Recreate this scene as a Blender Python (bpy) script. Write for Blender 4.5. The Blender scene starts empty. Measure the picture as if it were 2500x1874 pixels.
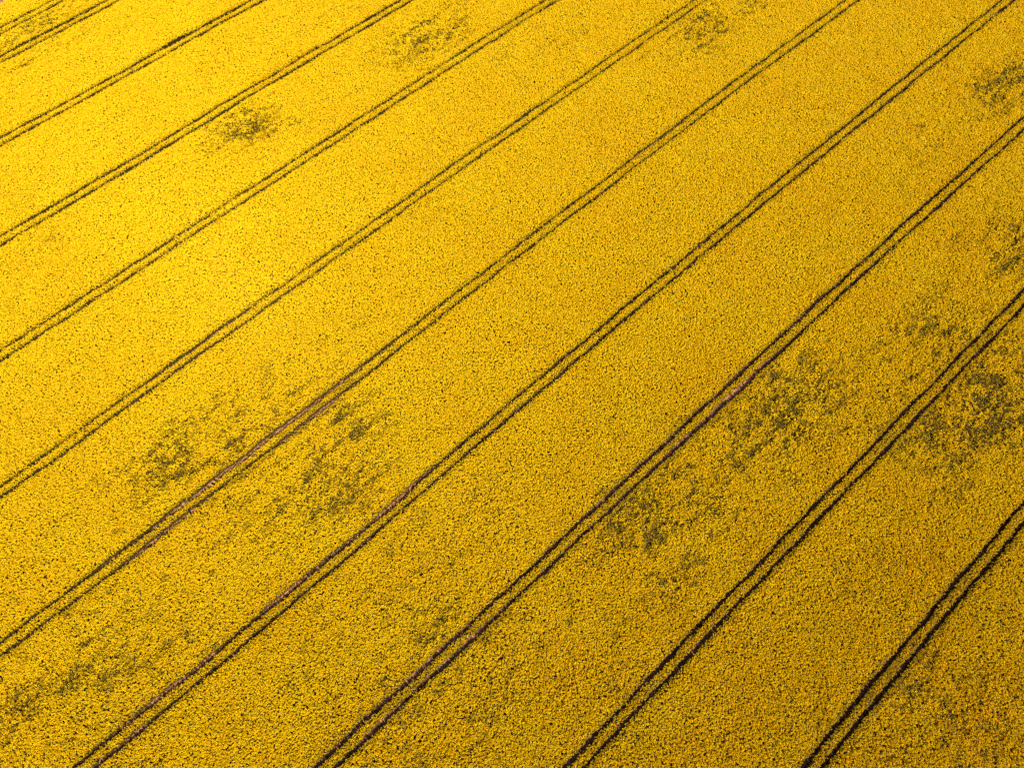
import bpy, math, random
import numpy as np
from mathutils import Vector

SC = bpy.context.scene
COL = SC.collection
R = math.radians

# ------------------------------------------------------------------ camera
CAM_Z = 120.3
cd = bpy.data.cameras.new('camera')
cam = bpy.data.objects.new('camera', cd); COL.objects.link(cam)
cd.sensor_fit = 'HORIZONTAL'; cd.angle = R(71.6)
cd.clip_start = 0.5; cd.clip_end = 9000
PITCH, ROLL = R(66.457), R(-1.294)
fwd = Vector((0, math.cos(PITCH), -math.sin(PITCH)))
up0 = Vector((0, math.sin(PITCH), math.cos(PITCH)))
rt0 = Vector((1, 0, 0))
rt = rt0 * math.cos(ROLL) + up0 * math.sin(ROLL)
up = -rt0 * math.sin(ROLL) + up0 * math.cos(ROLL)
from mathutils import Matrix
m = Matrix((rt, up, -fwd)).transposed()
cam.matrix_world = Matrix.Translation((0, 0, CAM_Z)) @ m.to_4x4()
SC.camera = cam

# ------------------------------------------------------------------ light
LDIR = Vector((-56.8, 78.9, -119.4)).normalized()      # direction the sunlight travels
SUN_EL = math.asin(-LDIR.z)
w = bpy.data.worlds.new('World'); SC.world = w; w.use_nodes = True
nt = w.node_tree; nt.nodes.clear()
sky = nt.nodes.new('ShaderNodeTexSky'); sky.sky_type = 'NISHITA'; sky.sun_disc = False
sky.sun_elevation = SUN_EL
sky.sun_rotation = math.atan2(-LDIR.x, -LDIR.y)
bg = nt.nodes.new('ShaderNodeBackground'); bg.inputs[1].default_value = 0.05
wo = nt.nodes.new('ShaderNodeOutputWorld')
nt.links.new(sky.outputs[0], bg.inputs[0]); nt.links.new(bg.outputs[0], wo.inputs[0])
sl = bpy.data.lights.new('sun', 'SUN'); sl.energy = 5.0; sl.angle = R(0.5); sl.color = (1.0, 0.93, 0.80)
sun = bpy.data.objects.new('sun', sl); COL.objects.link(sun)
sun.rotation_euler = LDIR.to_track_quat('-Z', 'Y').to_euler(); sun.location = (60, -80, 200)
SC.view_settings.view_transform = 'Standard'; SC.view_settings.look = 'None'
SC.view_settings.gamma = 1.0; SC.view_settings.exposure = 0.77
SC.view_settings.use_curve_mapping = False
SC.cycles.max_bounces = 4; SC.cycles.diffuse_bounces = 2; SC.cycles.transmission_bounces = 2
SC.cycles.use_denoising = False

# ------------------------------------------------------------------ helpers
TH = R(40.582)                                  # heading of the tramlines on the ground
TX, TY = math.cos(TH), math.sin(TH)
def to_xy(s, d): return s * TX - d * TY, s * TY + d * TX
def to_sd(x, y): return x * TX + y * TY, -x * TY + y * TX

def vnoise(x, y, seed):
    """smooth value noise in 0..1 (numpy)"""
    rs = np.random.RandomState(seed); T = rs.rand(256, 256)
    xi = np.floor(x).astype(int); yi = np.floor(y).astype(int)
    fx = x - xi; fy = y - yi
    fx = fx * fx * (3 - 2 * fx); fy = fy * fy * (3 - 2 * fy)
    a = T[xi & 255, yi & 255]; b = T[(xi + 1) & 255, yi & 255]
    c = T[xi & 255, (yi + 1) & 255]; d = T[(xi + 1) & 255, (yi + 1) & 255]
    return (a * (1 - fx) + b * fx) * (1 - fy) + (c * (1 - fx) + d * fx) * fy

def fnoise(x, y, seed, octv=3):
    t = 0; amp = 1; tot = 0
    for k in range(octv):
        t = t + amp * vnoise(x * 2 ** k + 17.3 * k, y * 2 ** k + 5.1 * k, seed + k); tot += amp; amp *= 0.55
    return t / tot

def mesh_obj(name, verts, faces, mats, mat_idx=None, link=True):
    me = bpy.data.meshes.new(name); me.from_pydata(verts, [], faces)
    for mm in mats: me.materials.append(mm)
    if mat_idx is not None: me.polygons.foreach_set('material_index', mat_idx)
    me.update()
    o = bpy.data.objects.new(name, me)
    if link: COL.objects.link(o)
    return o

# ------------------------------------------------------------------ materials
def new_mat(name):
    mt = bpy.data.materials.new(name); mt.use_nodes = True
    n = mt.node_tree; n.nodes.clear()
    out = n.nodes.new('ShaderNodeOutputMaterial')
    return mt, n, out

def plant_mat(name, ramp, transl, rough=0.6):
    mt, n, out = new_mat(name)
    oi = n.nodes.new('ShaderNodeObjectInfo')
    cr = n.nodes.new('ShaderNodeValToRGB')
    cr.color_ramp.elements[0].color = (*ramp[0], 1); cr.color_ramp.elements[1].color = (*ramp[-1], 1)
    for k in range(1, len(ramp) - 1):
        e = cr.color_ramp.elements.new(k / (len(ramp) - 1)); e.color = (*ramp[k], 1)
    # tone drifts over metres of field as well as from plant to plant
    nz = n.nodes.new('ShaderNodeTexNoise'); nz.inputs['Scale'].default_value = .07; nz.inputs['Detail'].default_value = 5
    n.links.new(oi.outputs['Location'], nz.inputs['Vector'])
    mr = n.nodes.new('ShaderNodeMapRange'); mr.inputs[1].default_value = .3; mr.inputs[2].default_value = .7
    n.links.new(nz.outputs[0], mr.inputs[0])
    mxf = n.nodes.new('ShaderNodeMix'); mxf.inputs[0].default_value = .28
    n.links.new(oi.outputs['Random'], mxf.inputs[2]); n.links.new(mr.outputs[0], mxf.inputs[3])
    n.links.new(mxf.outputs[0], cr.inputs[0])
    b = n.nodes.new('ShaderNodeBsdfPrincipled'); b.inputs['Roughness'].default_value = rough
    b.inputs['Specular IOR Level'].default_value = 0.15
    n.links.new(cr.outputs[0], b.inputs['Base Color'])
    t = n.nodes.new('ShaderNodeBsdfTranslucent'); n.links.new(cr.outputs[0], t.inputs['Color'])
    mx = n.nodes.new('ShaderNodeMixShader'); mx.inputs[0].default_value = transl
    n.links.new(b.outputs[0], mx.inputs[1]); n.links.new(t.outputs[0], mx.inputs[2])
    n.links.new(mx.outputs[0], out.inputs[0])
    return mt

M_PETAL = plant_mat('rape_petals', [(0.88, 0.49, 0.001), (0.91, 0.55, 0.002), (0.90, 0.60, 0.002), (0.90, 0.68, 0.004)], 0.2)
M_BUD = plant_mat('rape_buds', [(0.35, 0.30, 0.01), (0.42, 0.36, 0.015)], 0.2)
M_LEAF = plant_mat('rape_leaves', [(0.044, 0.033, 0.004), (0.066, 0.048, 0.005), (0.080, 0.052, 0.007)], 0.2, 0.5)

def soil_mat(name, dark, light, scale):
    mt, n, out = new_mat(name)
    tc = n.nodes.new('ShaderNodeTexCoord')
    n1 = n.nodes.new('ShaderNodeTexNoise'); n1.inputs['Scale'].default_value = scale; n1.inputs['Detail'].default_value = 8
    n2 = n.nodes.new('ShaderNodeTexNoise'); n2.inputs['Scale'].default_value = 9.0; n2.inputs['Detail'].default_value = 5
    n.links.new(tc.outputs['Object'], n1.inputs['Vector']); n.links.new(tc.outputs['Object'], n2.inputs['Vector'])
    cr = n.nodes.new('ShaderNodeValToRGB')
    cr.color_ramp.elements[0].position = 0.32; cr.color_ramp.elements[0].color = (*dark, 1)
    cr.color_ramp.elements[1].position = 0.68; cr.color_ramp.elements[1].color = (*light, 1)
    n.links.new(n1.outputs[0], cr.inputs[0])
    b = n.nodes.new('ShaderNodeBsdfPrincipled'); b.inputs['Roughness'].default_value = 0.95
    b.inputs['Specular IOR Level'].default_value = 0.1
    n.links.new(cr.outputs[0], b.inputs['Base Color'])
    bp = n.nodes.new('ShaderNodeBump'); bp.inputs['Strength'].default_value = 0.7; bp.inputs['Distance'].default_value = 0.04
    n.links.new(n2.outputs[0], bp.inputs['Height']); n.links.new(bp.outputs[0], b.inputs['Normal'])
    n.links.new(b.outputs[0], out.inputs[0])
    return mt
M_SOIL = soil_mat('red_soil', (0.17, 0.08, 0.04), (0.28, 0.14, 0.08), 0.8)
M_RUT = soil_mat('packed_red_soil', (0.22, 0.088, 0.038), (0.44, 0.205, 0.11), 0.9)

# ------------------------------------------------------------------ tramlines: centre distance d and measured sideways drift along s
PAIRS = [
 (187.6, [(0, -.2), (20, .3)]),
 (179.66, [(0, -.6), (25, -.9), (30, -.6)]),
 (155.66, [(-11, .45), (13, .05), (51, -.2), (56, -.55)]),
 (131.66, [(-22, .45), (0, 0), (37, .08), (64, -.4), (82, -.48)]),
 (107.66, [(-34, .2), (-13, .32), (21, .46), (46, .38), (80, .47), (108, -.1)]),
 (83.66, [(-45, -.38), (-26, -.1), (5, .43), (29, .43), (60, .75), (88, .58), (134, .22)]),
 (59.66, [(-57, -.08), (-40, -.46), (-11, -.17), (11, .14), (40, .4), (66, .48), (112, .6), (146, .1), (161, -.25)]),
 (35.66, [(-56, .08), (-47, -.1), (-26, -.38), (-8, -.4), (19, .04), (43, .26), (85, .27), (116, .11), (156, -.43), (188, -.93)]),
 (11.66, [(-29, .1), (-24, .2), (-1, .07), (20, .2), (58, .33), (86, .4), (122, .06), (158, -.45)]),
 (-12.34, [(-1, -.58), (7, -.44), (30, -.38), (55, -.3), (87, -.36), (120, -.5)]),
 (-36.34, [(25, .1), (34, .18), (56, .42), (82, .37)]),
]
GAUGE = 1.973
def smooth_interp(s, nodes):
    xs = np.array([q[0] for q in nodes], float); ys = np.array([q[1] for q in nodes], float)
    acc = 0
    for k in (-6, -3, 0, 3, 6): acc = acc + np.interp(s + k, xs, ys)
    return acc / 5
# places where a wheel track is wider: (pair, track, s centre, s reach, extra half width)
WIDE = [(6, 0, -10, 38, .30), (6, 1, -28, 14, .24), (6, 1, 2, 12, .18), (5, 0, -5, 14, .14), (5, 1, -12, 8, .08), (8, 1, 61, 19, .25), (8, 0, 40, 60, .04),
        (7, 0, 5, 10, .24), (7, 0, -14, 14, .18), (7, 0, -42, 14, .2), (7, 1, -50, 8, .15), (2, 0, 34, 5, .4), (2, 0, 45, 8, .2),
        (8, 0, 84, 40, .06), (3, 1, 15, 20, .08), (3, 0, 10, 14, .05), (5, 0, 80, 9, .12),
        (9, 1, 24, 8, .1), (8, 0, -10, 25, .12), (8, 1, -10, 25, .12),
        (4, 0, 45, 12, .08), (1, 0, 15, 20, .08), (6, 0, 110, 30, .06)]
def track_geo(pi, ti, s):
    """centre distance and half width of one wheel track at s"""
    d0, nodes = PAIRS[pi]
    c = d0 + smooth_interp(s, nodes) + (GAUGE / 2 if ti == 0 else -GAUGE / 2)
    sd = 900 + pi * 2 + ti
    c = c + (vnoise(s / 5.0, s * 0 + pi, sd) - .5) * 0.26 + (vnoise(s / 1.3, s * 0 + pi, sd + 50) - .5) * 0.12
    hw = 0.385 + (vnoise(s / 3.1, s * 0 + 3 * pi, sd + 90) - .5) * 0.13 + (vnoise(s / 0.9, s * 0, sd + 130) - .5) * 0.12
    hw = hw + {0: .12, 1: .14, 2: .12, 3: .09, 4: .04, 5: .01, 7: .04, 8: .05, 9: .07, 10: .09}.get(pi, 0)
    for (a, b, sc, reach, ex) in WIDE:
        if a == pi and b == ti:
            q = np.clip(1 - np.abs(s - sc) / reach, 0, 1); hw = hw + ex * (q * q * (3 - 2 * q)) ** .6
    return c, hw

EDGE_D = 196.4                                  # far edge of the field, only its corner is in the photograph

# ------------------------------------------------------------------ ground
def ground():
    o = mesh_obj('ground', [(-3000, -3000, 0), (3000, -3000, 0), (3000, 3000, 0), (-3000, 3000, 0)], [(0, 1, 2, 3)], [M_SOIL])
    o['kind'] = 'structure'
ground()

ORD = ['short stretch of double wheel tracks nearest the top left corner of the field',
 'second pair of wheel tracks from the top left corner, close beside the corner pair',
 'third pair of wheel tracks from the top left corner, with a wide dark bare spot in its upper track',
 'fourth pair of wheel tracks from the top left, ending at the left edge a third of the way down',
 'fifth pair of wheel tracks from the top left, thin and even with little bare soil showing',
 'sixth pair of wheel tracks from the top left, running past the middle of the upper half',
 'pair of wheel tracks with the longest bare pinkish soil, from lower left up to the top edge',
 'pair of wheel tracks running nearly from the bottom left corner to the top right corner',
 'pair of wheel tracks whose lower track shows pale soil right of centre, ending at upper right edge',
 'dark shaded pair of wheel tracks second nearest the bottom right corner',
 'darkest and broadest pair of wheel tracks, nearest the bottom right corner']
def wheel_tracks():
    for pi in range(len(PAIRS)):
        vs, fs = [], []
        s = np.arange(-150, 262, 0.7)
        for ti in (0, 1):
            c, hw = track_geo(pi, ti, s)
            prof = [(-1.75, .004), (-1.1, .05), (-.55, .02), (0, .012), (.55, .02), (1.1, .05), (1.75, .004)]
            base = len(vs)
            for j in range(len(s)):
                for k, (u, z) in enumerate(prof):
                    wob = 0 if k in (0, 6) else 0.02 * math.sin(j * 1.7 + k * 2.1 + pi)
                    x, y = to_xy(s[j], c[j] + u * min(hw[j], .46))
                    vs.append((x, y, z + 0.4 * abs(wob)))
            K = len(prof)
            for j in range(len(s) - 1):
                for k in range(K - 1):
                    a = base + j * K + k
                    fs.append((a, a + K, a + K + 1, a + 1))
        o = mesh_obj('wheel_tracks', vs, fs, [M_RUT])
        o['kind'] = 'structure'; o['label'] = ORD[pi]
wheel_tracks()

# ------------------------------------------------------------------ crop clumps (prototypes)
rnd = random.Random(5)
def add_octa(vs, fs, mi, x, y, z, r, h, tilt, mat):
    b = len(vs); a0 = rnd.random() * 6.28
    tx, ty = tilt
    vs.append((x + tx * h, y + ty * h, z + h * .5)); vs.append((x - tx * h, y - ty * h, z - h * .5))
    for k in range(4):
        a = a0 + k * math.pi / 2; rr = r * rnd.uniform(.7, 1.2)
        vs.append((x + math.cos(a) * rr, y + math.sin(a) * rr, z + rnd.uniform(-.2, .2) * h))
    for k in range(4):
        p, q = b + 2 + k, b + 2 + (k + 1) % 4
        fs.append((b, p, q)); fs.append((b + 1, q, p)); mi += [mat, mat]
def add_leaf(vs, fs, mi, x, y, z, L, a, pitch, w_):
    b = len(vs); ca, sa = math.cos(a), math.sin(a)
    dx, dy, dz = ca * L * math.cos(pitch), sa * L * math.cos(pitch), L * math.sin(pitch)
    vs.extend([(x, y, z), (x + dx * .5 - sa * w_, y + dy * .5 + ca * w_, z + dz * .6), (x + dx, y + dy, z + dz * .8), (x + dx * .5 + sa * w_, y + dy * .5 - ca * w_, z + dz * .6)])
    fs.append((b, b + 1, b + 2, b + 3)); mi.append(2)
def add_stem(vs, fs, mi, x0, y0, x1, y1, z0, z1, r):
    b = len(vs)
    for k in range(3):
        a = k * 2.094; vs.append((x0 + r * math.cos(a), y0 + r * math.sin(a), z0))
    for k in range(3):
        a = k * 2.094; vs.append((x1 + r * .5 * math.cos(a), y1 + r * .5 * math.sin(a), z1))
    for k in range(3):
        fs.append((b + k, b + (k + 1) % 3, b + 3 + (k + 1) % 3, b + 3 + k)); mi.append(2)

def clump(nplants, nflow, nleaf, top, spread, flow_r, low=.35):
    vs, fs, mi = [], [], []
    for p in range(nplants):
        a = p * 6.283 / nplants + rnd.uniform(-.6, .6); rr = spread * rnd.uniform(.45, 1.0)
        px, py = rr * math.cos(a), rr * math.sin(a)
        ptop = top * rnd.uniform(.88, 1.06)
        add_stem(vs, fs, mi, px * .8, py * .8, px, py, 0, ptop * .8, .012)
        for f in range(nflow):
            u = min(abs(rnd.gauss(0, .06)), .15); t = rnd.random() * 6.283
            x, y = px + u * math.cos(t), py + u * math.sin(t)
            z = ptop - u * 1.1 + rnd.uniform(-.09, .05)
            add_octa(vs, fs, mi, x, y, z, flow_r * rnd.uniform(.75, 1.25), rnd.uniform(.09, .16), (rnd.uniform(-.2, .2), rnd.uniform(-.2, .2)), 0)
            if rnd.random() < .25:
                add_octa(vs, fs, mi, x, y, z + .085, .012, .04, (0, 0), 1)
        for l in range(nleaf):
            t = rnd.random() * 6.283; z = ptop * rnd.uniform(low, .86)
            add_leaf(vs, fs, mi, px, py, z, rnd.uniform(.10, .24), t, rnd.uniform(-.5, .7), rnd.uniform(.018, .05))
    return vs, fs, mi

protos = bpy.data.collections.new('crop_plants')
KINDS = [  # (count, plants, flowers, leaves, top, spread, flower radius)
    (6, 3, 7, 4, 1.50, .13, .041),
    (5, 3, 4, 6, 1.40, .13, .038),
    (5, 3, 2, 8, 1.26, .125, .036),
    (4, 2, 1, 10, 1.06, .11, .034),
    (4, 2, 7, 17, 1.45, .08, .040),      # plants standing along the wheel tracks, leafy to the ground
    (3, 2, 3, 20, 1.32, .08, .038)]
START = []; idx = 0
for k, (cnt, npl, nf, nl, top, sp, fr) in enumerate(KINDS):
    START.append(idx)
    for v in range(cnt):
        vs, fs, mi = clump(npl, nf, nl, top, sp, fr, .08 if k > 3 else .35)
        o = mesh_obj('plant_%02d' % idx, vs, fs, [M_PETAL, M_BUD, M_LEAF], mi, link=False)
        protos.objects.link(o); idx += 1

# thin or not yet flowering places in the crop: x, y, radius, strength (metres on the ground)
PATCH = [(-57.5, 113.3, 2.2, 1.0), (-59.5, 117.3, 1.8, 0.7), (-46.3, 114.2, 1.4, 0.7), (-16.6, 139.2, 4.0, 0.9), (-22.5, 138.6, 3.3, 0.6), (-18.3, 144.6, 2.7, 0.6), (-7.7, 150.0, 3.9, 0.35), (61.8, 148.1, 3.4, 0.7), (44.4, 140.8, 4.3, 0.45), (53.0, 143.9, 4.8, 0.4), (10.8, 137.9, 4.3, 0.35), (-36.9, 148.1, 3.9, 0.3), (-45.3, 56.8, 1.7, 0.7), (-46.7, 54.2, 1.2, 0.7), (-26.7, 43.1, 2.1, 0.65), (-45.6, 45.8, 2.5, 0.65), (-31.7, 38.5, 3.6, 0.5), (-26.6, 33.3, 3.9, 0.6), (-37.1, 39.3, 2.5, 0.4), (-52.2, 49.0, 2.6, 0.45), (-62.6, 42.6, 4.4, 0.4), (-58.1, 39.8, 2.9, 0.4), (-76.0, 29.6, 1.8, 0.6), (-74.9, 33.9, 2.9, 0.35), (-79.5, 32.5, 2.1, 0.3), (-8.9, 28.4, 4.2, 0.3), (-22.1, 28.7, 3.5, 0.35), (18.5, 25.9, 4.1, 0.35), (34.9, 25.5, 3.8, 0.4), (24.3, 32.7, 4.2, 0.3), (53.6, 46.0, 3.5, 1.0), (50.2, 50.7, 3.0, 0.6), (47.5, 40.0, 3.6, 0.7), (53.9, 57.2, 3.0, 0.4), (44.7, 45.1, 3.7, 0.4), (54.2, 40.9, 2.9, 0.6), (81.5, 41.8, 4.5, 0.95), (88.7, 43.4, 3.6, 0.9), (86.5, 53.5, 4.5, 0.55), (89.9, 51.2, 3.7, 0.5), (79.1, 48.1, 3.7, 0.55), (109.9, 121.0, 3.8, 0.6), (112.5, 124.0, 2.7, 0.6), (107.1, 118.1, 1.8, 0.5), (100.5, 82.9, 3.3, 0.4), (100.5, 78.5, 3.2, 0.5), (64.1, -1.8, 4.4, 0.45), (70.9, -8.6, 3.6, 0.5), (60.9, 4.1, 3.8, 0.35), (55.3, -10.0, 3.6, 0.35), (72.0, 13.2, 3.3, 0.3), (68.2, 11.4, 2.6, 0.3), (87.5, 80.8, 1.9, 0.4), (93.3, 106.9, 2.6, 0.35), (62.5, 113.5, 1.2, 0.7), (-111.4, 138.5, 5.7, 0.25), (-99.5, 91.9, 4.2, 0.2), (-93.8, 85.7, 2.5, 0.3), (0.4, 69.0, 2.4, 0.2), (4.6, 55.0, 2.3, 0.2), (-88.7, 130.1, 4.7, 0.2), (52.5, 14.9, 4.0, 0.3), (-8.7, 3.2, 4.5, 0.3), (-13.9, 8.2, 3.9, 0.25), (-65.7, 3.8, 5.1, 0.25), (-76.5, 1.1, 5.1, 0.25), (-48.5, 0.5, 5.1, 0.2), (29.1, -1.1, 5.0, 0.2), (-23.0, -2.8, 5.6, 0.2), (81.8, 66.0, 2.7, 0.5), (74.9, 63.5, 2.3, 0.35), (-0.2, 132.4, 2.8, 0.25), (18.3, 114.8, 1.8, 0.3)]

# broad areas where the crop is somewhat thinner
BROAD = [(-38.7, 40.9, 16.7, 0.34), (-59.4, 39.1, 9.4, 0.25), (80.8, 50.6, 17.1, 0.42), (46.3, 45.8, 11.0, 0.35), (26.6, 27.6, 13.9, 0.28), (-67.9, 2.1, 16.6, 0.22), (-13.8, 4.5, 16.7, 0.22), (-17.4, 143.4, 11.6, 0.3), (47.0, 142.8, 12.4, 0.28), (-109.8, 143.7, 10.7, 0.28), (109.6, 120.4, 9.9, 0.3), (61.6, -1.7, 12.5, 0.25), (100.0, 79.5, 8.9, 0.3), (11.5, -0.7, 12.6, 0.15), (9.4, 137.3, 9.5, 0.15), (89.3, 108.1, 7.9, 0.15), (-56.6, 112.4, 8.0, 0.25)]

# outline of the planted block that is built plant by plant (trapezium, metres)
def inside_block(x, y):
    top = 172; bot = -24
    half = 88 + (y - bot) / (top - bot) * 56
    return (y > bot) & (y < top) & (np.abs(x) < half)

ZONE = 0.42
def crop():
    rs = np.random.RandomState(11)
    SP = 0.215
    xs = np.arange(-150, 150, SP); ys = np.arange(-26, 175, SP)
    X, Y = np.meshgrid(xs, ys); X = X.ravel(); Y = Y.ravel()
    X = X + rs.normal(0, SP * .36, X.size); Y = Y + rs.normal(0, SP * .36, Y.size)
    s, d = to_sd(X, Y)
    keep = inside_block(X, Y) & (d < EDGE_D + .3 * np.sin(s * .5))
    def track_gap(s, d):
        gap = np.full(s.size, 9.0)
        for pi in range(len(PAIRS)):
            near = np.abs(d - PAIRS[pi][0]) < 4
            for ti in (0, 1):
                c, hw = track_geo(pi, ti, s[near])
                gap[near] = np.minimum(gap[near], np.abs(d[near] - c) - hw)
        return gap
    X, Y, s, d = X[keep], Y[keep], s[keep], d[keep]
    gap = track_gap(s, d); far = gap > ZONE
    wid = rs.uniform(.75, 1.2, X.size)
    # finer planting along the wheel tracks, so that their edges keep their shape
    es, ed = [], []
    for pi in range(len(PAIRS)):
        gs = np.arange(-140, 250, .17); gd = np.arange(PAIRS[pi][0] - 3.2, PAIRS[pi][0] + 3.2, .17)
        A, B = np.meshgrid(gs, gd); es.append(A.ravel()); ed.append(B.ravel())
    es = np.concatenate(es); ed = np.concatenate(ed)
    es = es + (rs.rand(es.size) - .5) * .19; ed = ed + (rs.rand(ed.size) - .5) * .19
    ex, ey = to_xy(es, ed); k2 = inside_block(ex, ey) & (ed < EDGE_D)
    es, ed, ex, ey = es[k2], ed[k2], ex[k2], ey[k2]
    g2 = track_gap(es, ed) + .13; k2 = (g2 <= ZONE + .13)
    es, ed, ex, ey, g2 = es[k2], ed[k2], ex[k2], ey[k2], g2[k2]
    X = np.concatenate([X[far], ex]); Y = np.concatenate([Y[far], ey]); s = np.concatenate([s[far], es]); d = np.concatenate([d[far], ed])
    gap = np.concatenate([gap[far], g2]); wid = np.concatenate([wid[far], rs.uniform(.40, .52, ex.size)])
    small = np.concatenate([np.zeros(int(far.sum()), bool), np.ones(ex.size, bool)])
    N = X.size
    # bloom field
    big = fnoise(s / 24, d / 14, 3); mid = fnoise(s / 6.5, d / 3.2, 21); fine = fnoise(s / 1.6, d / 0.9, 33, 2)
    row = vnoise(s / 11, d / 0.8, 44); grit = vnoise(s / .55, d / .38, 48)
    vein = 1 - np.abs(2 * fnoise(s / 5.0, d / 1.9, 61, 4) - 1) * 2.2      # filaments drawn out along the drilling direction
    thin = np.zeros(N)
    brk = 0.30 + .5 * (1 - np.abs(2 * fnoise(s / 2.6, d / 1.3, 67, 4) - 1) * 2.2) + 1.3 * (fnoise(s / 1.5, d / .8, 55) - .22)
    for (px, py, pr, ps) in PATCH:
        a, b = to_sd(px, py)
        near = (np.abs(s - a) < pr * 4.5) & (np.abs(d - b) < pr * 3)
        q = ((s[near] - a) / (pr * 1.8)) ** 2 + ((d[near] - b) / (pr * .95)) ** 2
        thin[near] = np.maximum(thin[near], ps * np.exp(-q * .5))
    wide = np.zeros(N)
    for (px, py, pr, ps) in BROAD:
        a, b = to_sd(px, py)
        q = ((s - a) / (pr * 1.25)) ** 2 + ((d - b) / (pr * .8)) ** 2
        wide = wide + ps * np.exp(-q * 1.1)
    wide = np.minimum(wide * 1.1, .6)
    bloom = 1.06 + (big - .5) * 0.4 + (mid - .5) * (0.5 + 1.9 * wide) + (fine - .5) * (0.7 + 2.2 * wide) + (row - .5) * (.10 + 2.0 * wide) + (grit - .5) * (.35 + 1.6 * wide + .9 * thin) - np.minimum(thin, .8) * brk * 0.60 + (rs.rand(N) - .5) * (1.5 * wide + .5 * thin) - wide * (.8 + .9 * vein)
    u = rs.rand(N)
    kind = np.where(bloom > 0.66 + .3 * (u - .5), 0, np.where(bloom > 0.42 + .3 * (u - .5), 1, np.where(bloom > 0.08 + .25 * (u - .5), 2, 3)))
    edge = (gap < .22) & (rs.rand(N) < .45); kind = np.where(edge & (kind < 2), kind + 1, kind)
    kind = np.where(small, np.where((kind == 0) & (rs.rand(N) < .8), 4, 5), kind); wid = np.where(small, wid * 1.9, wid)
    intrack = gap < 0
    weed = intrack & (rs.rand(N) < .05)
    kind = np.where(weed, 3, kind)
    drop = (intrack & ~weed) | (rs.rand(N) < .015)
    hgt = 1.0 + (fnoise(s / 5, d / 3, 71) - .5) * 0.26 + (fnoise(s / 1.2, d / .7, 75) - .5) * 0.22 + rs.normal(0, .055, N) - .12 * thin
    hgt = np.where(edge, hgt * .93, hgt); hgt = np.where(weed, .22 + .2 * rs.rand(N), hgt)
    ok = ~drop
    X, Y, kind, hgt, wid = X[ok], Y[ok], kind[ok], hgt[ok], wid[ok]
    N = X.size
    st = np.array(START)[kind]; cn = np.array([q[0] for q in KINDS])[kind]
    index = (st + np.floor(rs.rand(N) * cn)).astype(np.int32)
    co = np.zeros((N, 3), np.float32); co[:, 0] = X; co[:, 1] = Y
    me = bpy.data.meshes.new('rapeseed_crop'); me.vertices.add(N); me.vertices.foreach_set('co', co.ravel())
    def attr(name, typ, key, arr):
        a = me.attributes.new(name, typ, 'POINT'); a.data.foreach_set(key, np.ascontiguousarray(arr).ravel())
    attr('pick', 'INT', 'value', index)
    rot = np.zeros((N, 3), np.float32); rot[:, 0] = rs.normal(0, .05, N) + (fnoise(X / 16, Y / 16, 81) - .5) * .4; rot[:, 1] = rs.normal(0, .05, N) + (fnoise(X / 13, Y / 13, 86) - .5) * .4; rot[:, 2] = rs.rand(N) * 6.283
    attr('turn', 'FLOAT_VECTOR', 'vector', rot)
    scl = np.stack([wid, wid, hgt], 1).astype(np.float32)
    attr('size', 'FLOAT_VECTOR', 'vector', scl)
    for mm in (M_PETAL, M_BUD, M_LEAF): me.materials.append(mm)
    o = bpy.data.objects.new('rapeseed_crop', me); COL.objects.link(o)
    o['kind'] = 'stuff'; o['label'] = 'dense yellow flowering rapeseed crop filling the whole field'
    o['category'] = 'crop'
    g = bpy.data.node_groups.new('place_plants', 'GeometryNodeTree')
    g.interface.new_socket('Geometry', in_out='INPUT', socket_type='NodeSocketGeometry')
    g.interface.new_socket('Geometry', in_out='OUTPUT', socket_type='NodeSocketGeometry')
    gi = g.nodes.new('NodeGroupInput'); go = g.nodes.new('NodeGroupOutput')
    ip = g.nodes.new('GeometryNodeInstanceOnPoints'); ip.inputs['Pick Instance'].default_value = True
    ci = g.nodes.new('GeometryNodeCollectionInfo'); ci.inputs['Collection'].default_value = protos
    ci.inputs['Separate Children'].default_value = True; ci.inputs['Reset Children'].default_value = True
    def na(nm, ty):
        q = g.nodes.new('GeometryNodeInputNamedAttribute'); q.data_type = ty; q.inputs['Name'].default_value = nm
        return next(s_ for s_ in q.outputs if s_.enabled and s_.name == 'Attribute')
    L = g.links.new
    L(gi.outputs[0], ip.inputs['Points']); L(ci.outputs[0], ip.inputs['Instance'])
    L(na('pick', 'INT'), ip.inputs['Instance Index'])
    er = g.nodes.new('FunctionNodeEulerToRotation'); L(na('turn', 'FLOAT_VECTOR'), er.inputs[0]); L(er.outputs[0], ip.inputs['Rotation'])
    L(na('size', 'FLOAT_VECTOR'), ip.inputs['Scale'])
    L(ip.outputs[0], go.inputs[0])
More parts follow.
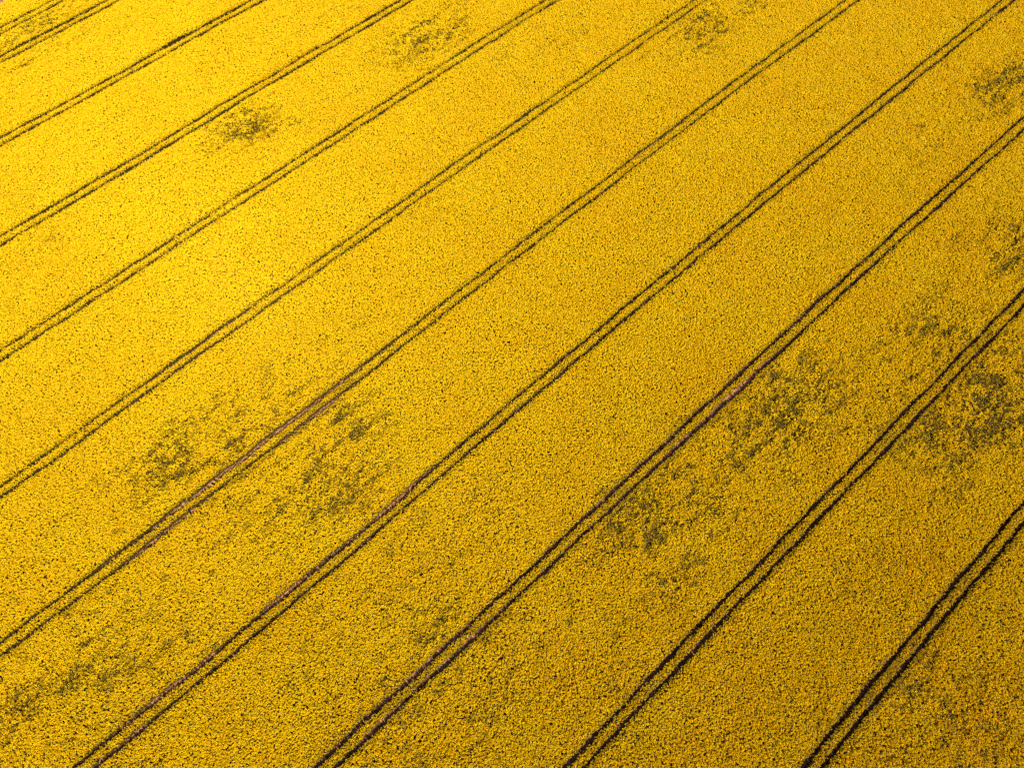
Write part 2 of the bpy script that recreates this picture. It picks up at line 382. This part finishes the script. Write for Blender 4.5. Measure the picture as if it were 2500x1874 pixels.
    md = o.modifiers.new('plants', 'NODES'); md.node_group = g
    print('plants', N)
crop()

# ------------------------------------------------------------------ the crop beyond the frame, a coarse uneven canopy
def far_crop():
    mt, n, out = new_mat('far_canopy')
    tc = n.nodes.new('ShaderNodeTexCoord')
    nz = n.nodes.new('ShaderNodeTexNoise'); nz.inputs['Scale'].default_value = 3.5; nz.inputs['Detail'].default_value = 4
    n.links.new(tc.outputs['Object'], nz.inputs['Vector'])
    cr = n.nodes.new('ShaderNodeValToRGB'); cr.color_ramp.elements[0].position = .38; cr.color_ramp.elements[0].color = (.10, .10, .02, 1)
    cr.color_ramp.elements[1].position = .52; cr.color_ramp.elements[1].color = (.80, .50, .01, 1)
    n.links.new(nz.outputs[0], cr.inputs[0])
    b = n.nodes.new('ShaderNodeBsdfPrincipled'); b.inputs['Roughness'].default_value = .9
    n.links.new(cr.outputs[0], b.inputs['Base Color'])
    n.links.new(b.outputs[0], out.inputs[0])
    vs, fs = [], []
    top, bot = 172, -24
    hb, ht = 88, 144
    inner = [(-hb, bot), (hb, bot), (ht, top), (-ht, top)]
    # rings of quads outside the block
    rings = [0, 1.5, 6, 20, 60, 180, 700]
    per = 60; rr = random.Random(3)
    pts = []
    for e in range(4):
        a, c = inner[e], inner[(e + 1) % 4]
        for k in range(per): pts.append((a[0] + (c[0] - a[0]) * k / per, a[1] + (c[1] - a[1]) * k / per))
    cx, cy = 0, 74
    for ri, dist in enumerate(rings):
        for (x, y) in pts:
            l = math.hypot(x - cx, y - cy); f = 1 + dist / l
            vs.append((cx + (x - cx) * f, cy + (y - cy) * f, (0.2 if ri == 0 else 1.15 + rr.uniform(-.15, .15))))
    n_ = len(pts)
    for ri in range(len(rings) - 1):
        for k in range(n_):
            a = ri * n_ + k; b2 = ri * n_ + (k + 1) % n_
            fs.append((a, a + n_, b2 + n_, b2))
    o = mesh_obj('distant_crop', vs, fs, [mt]); o['kind'] = 'stuff'; o['label'] = 'yellow rapeseed crop continuing past the photographed field'
    o['category'] = 'crop'
far_crop()
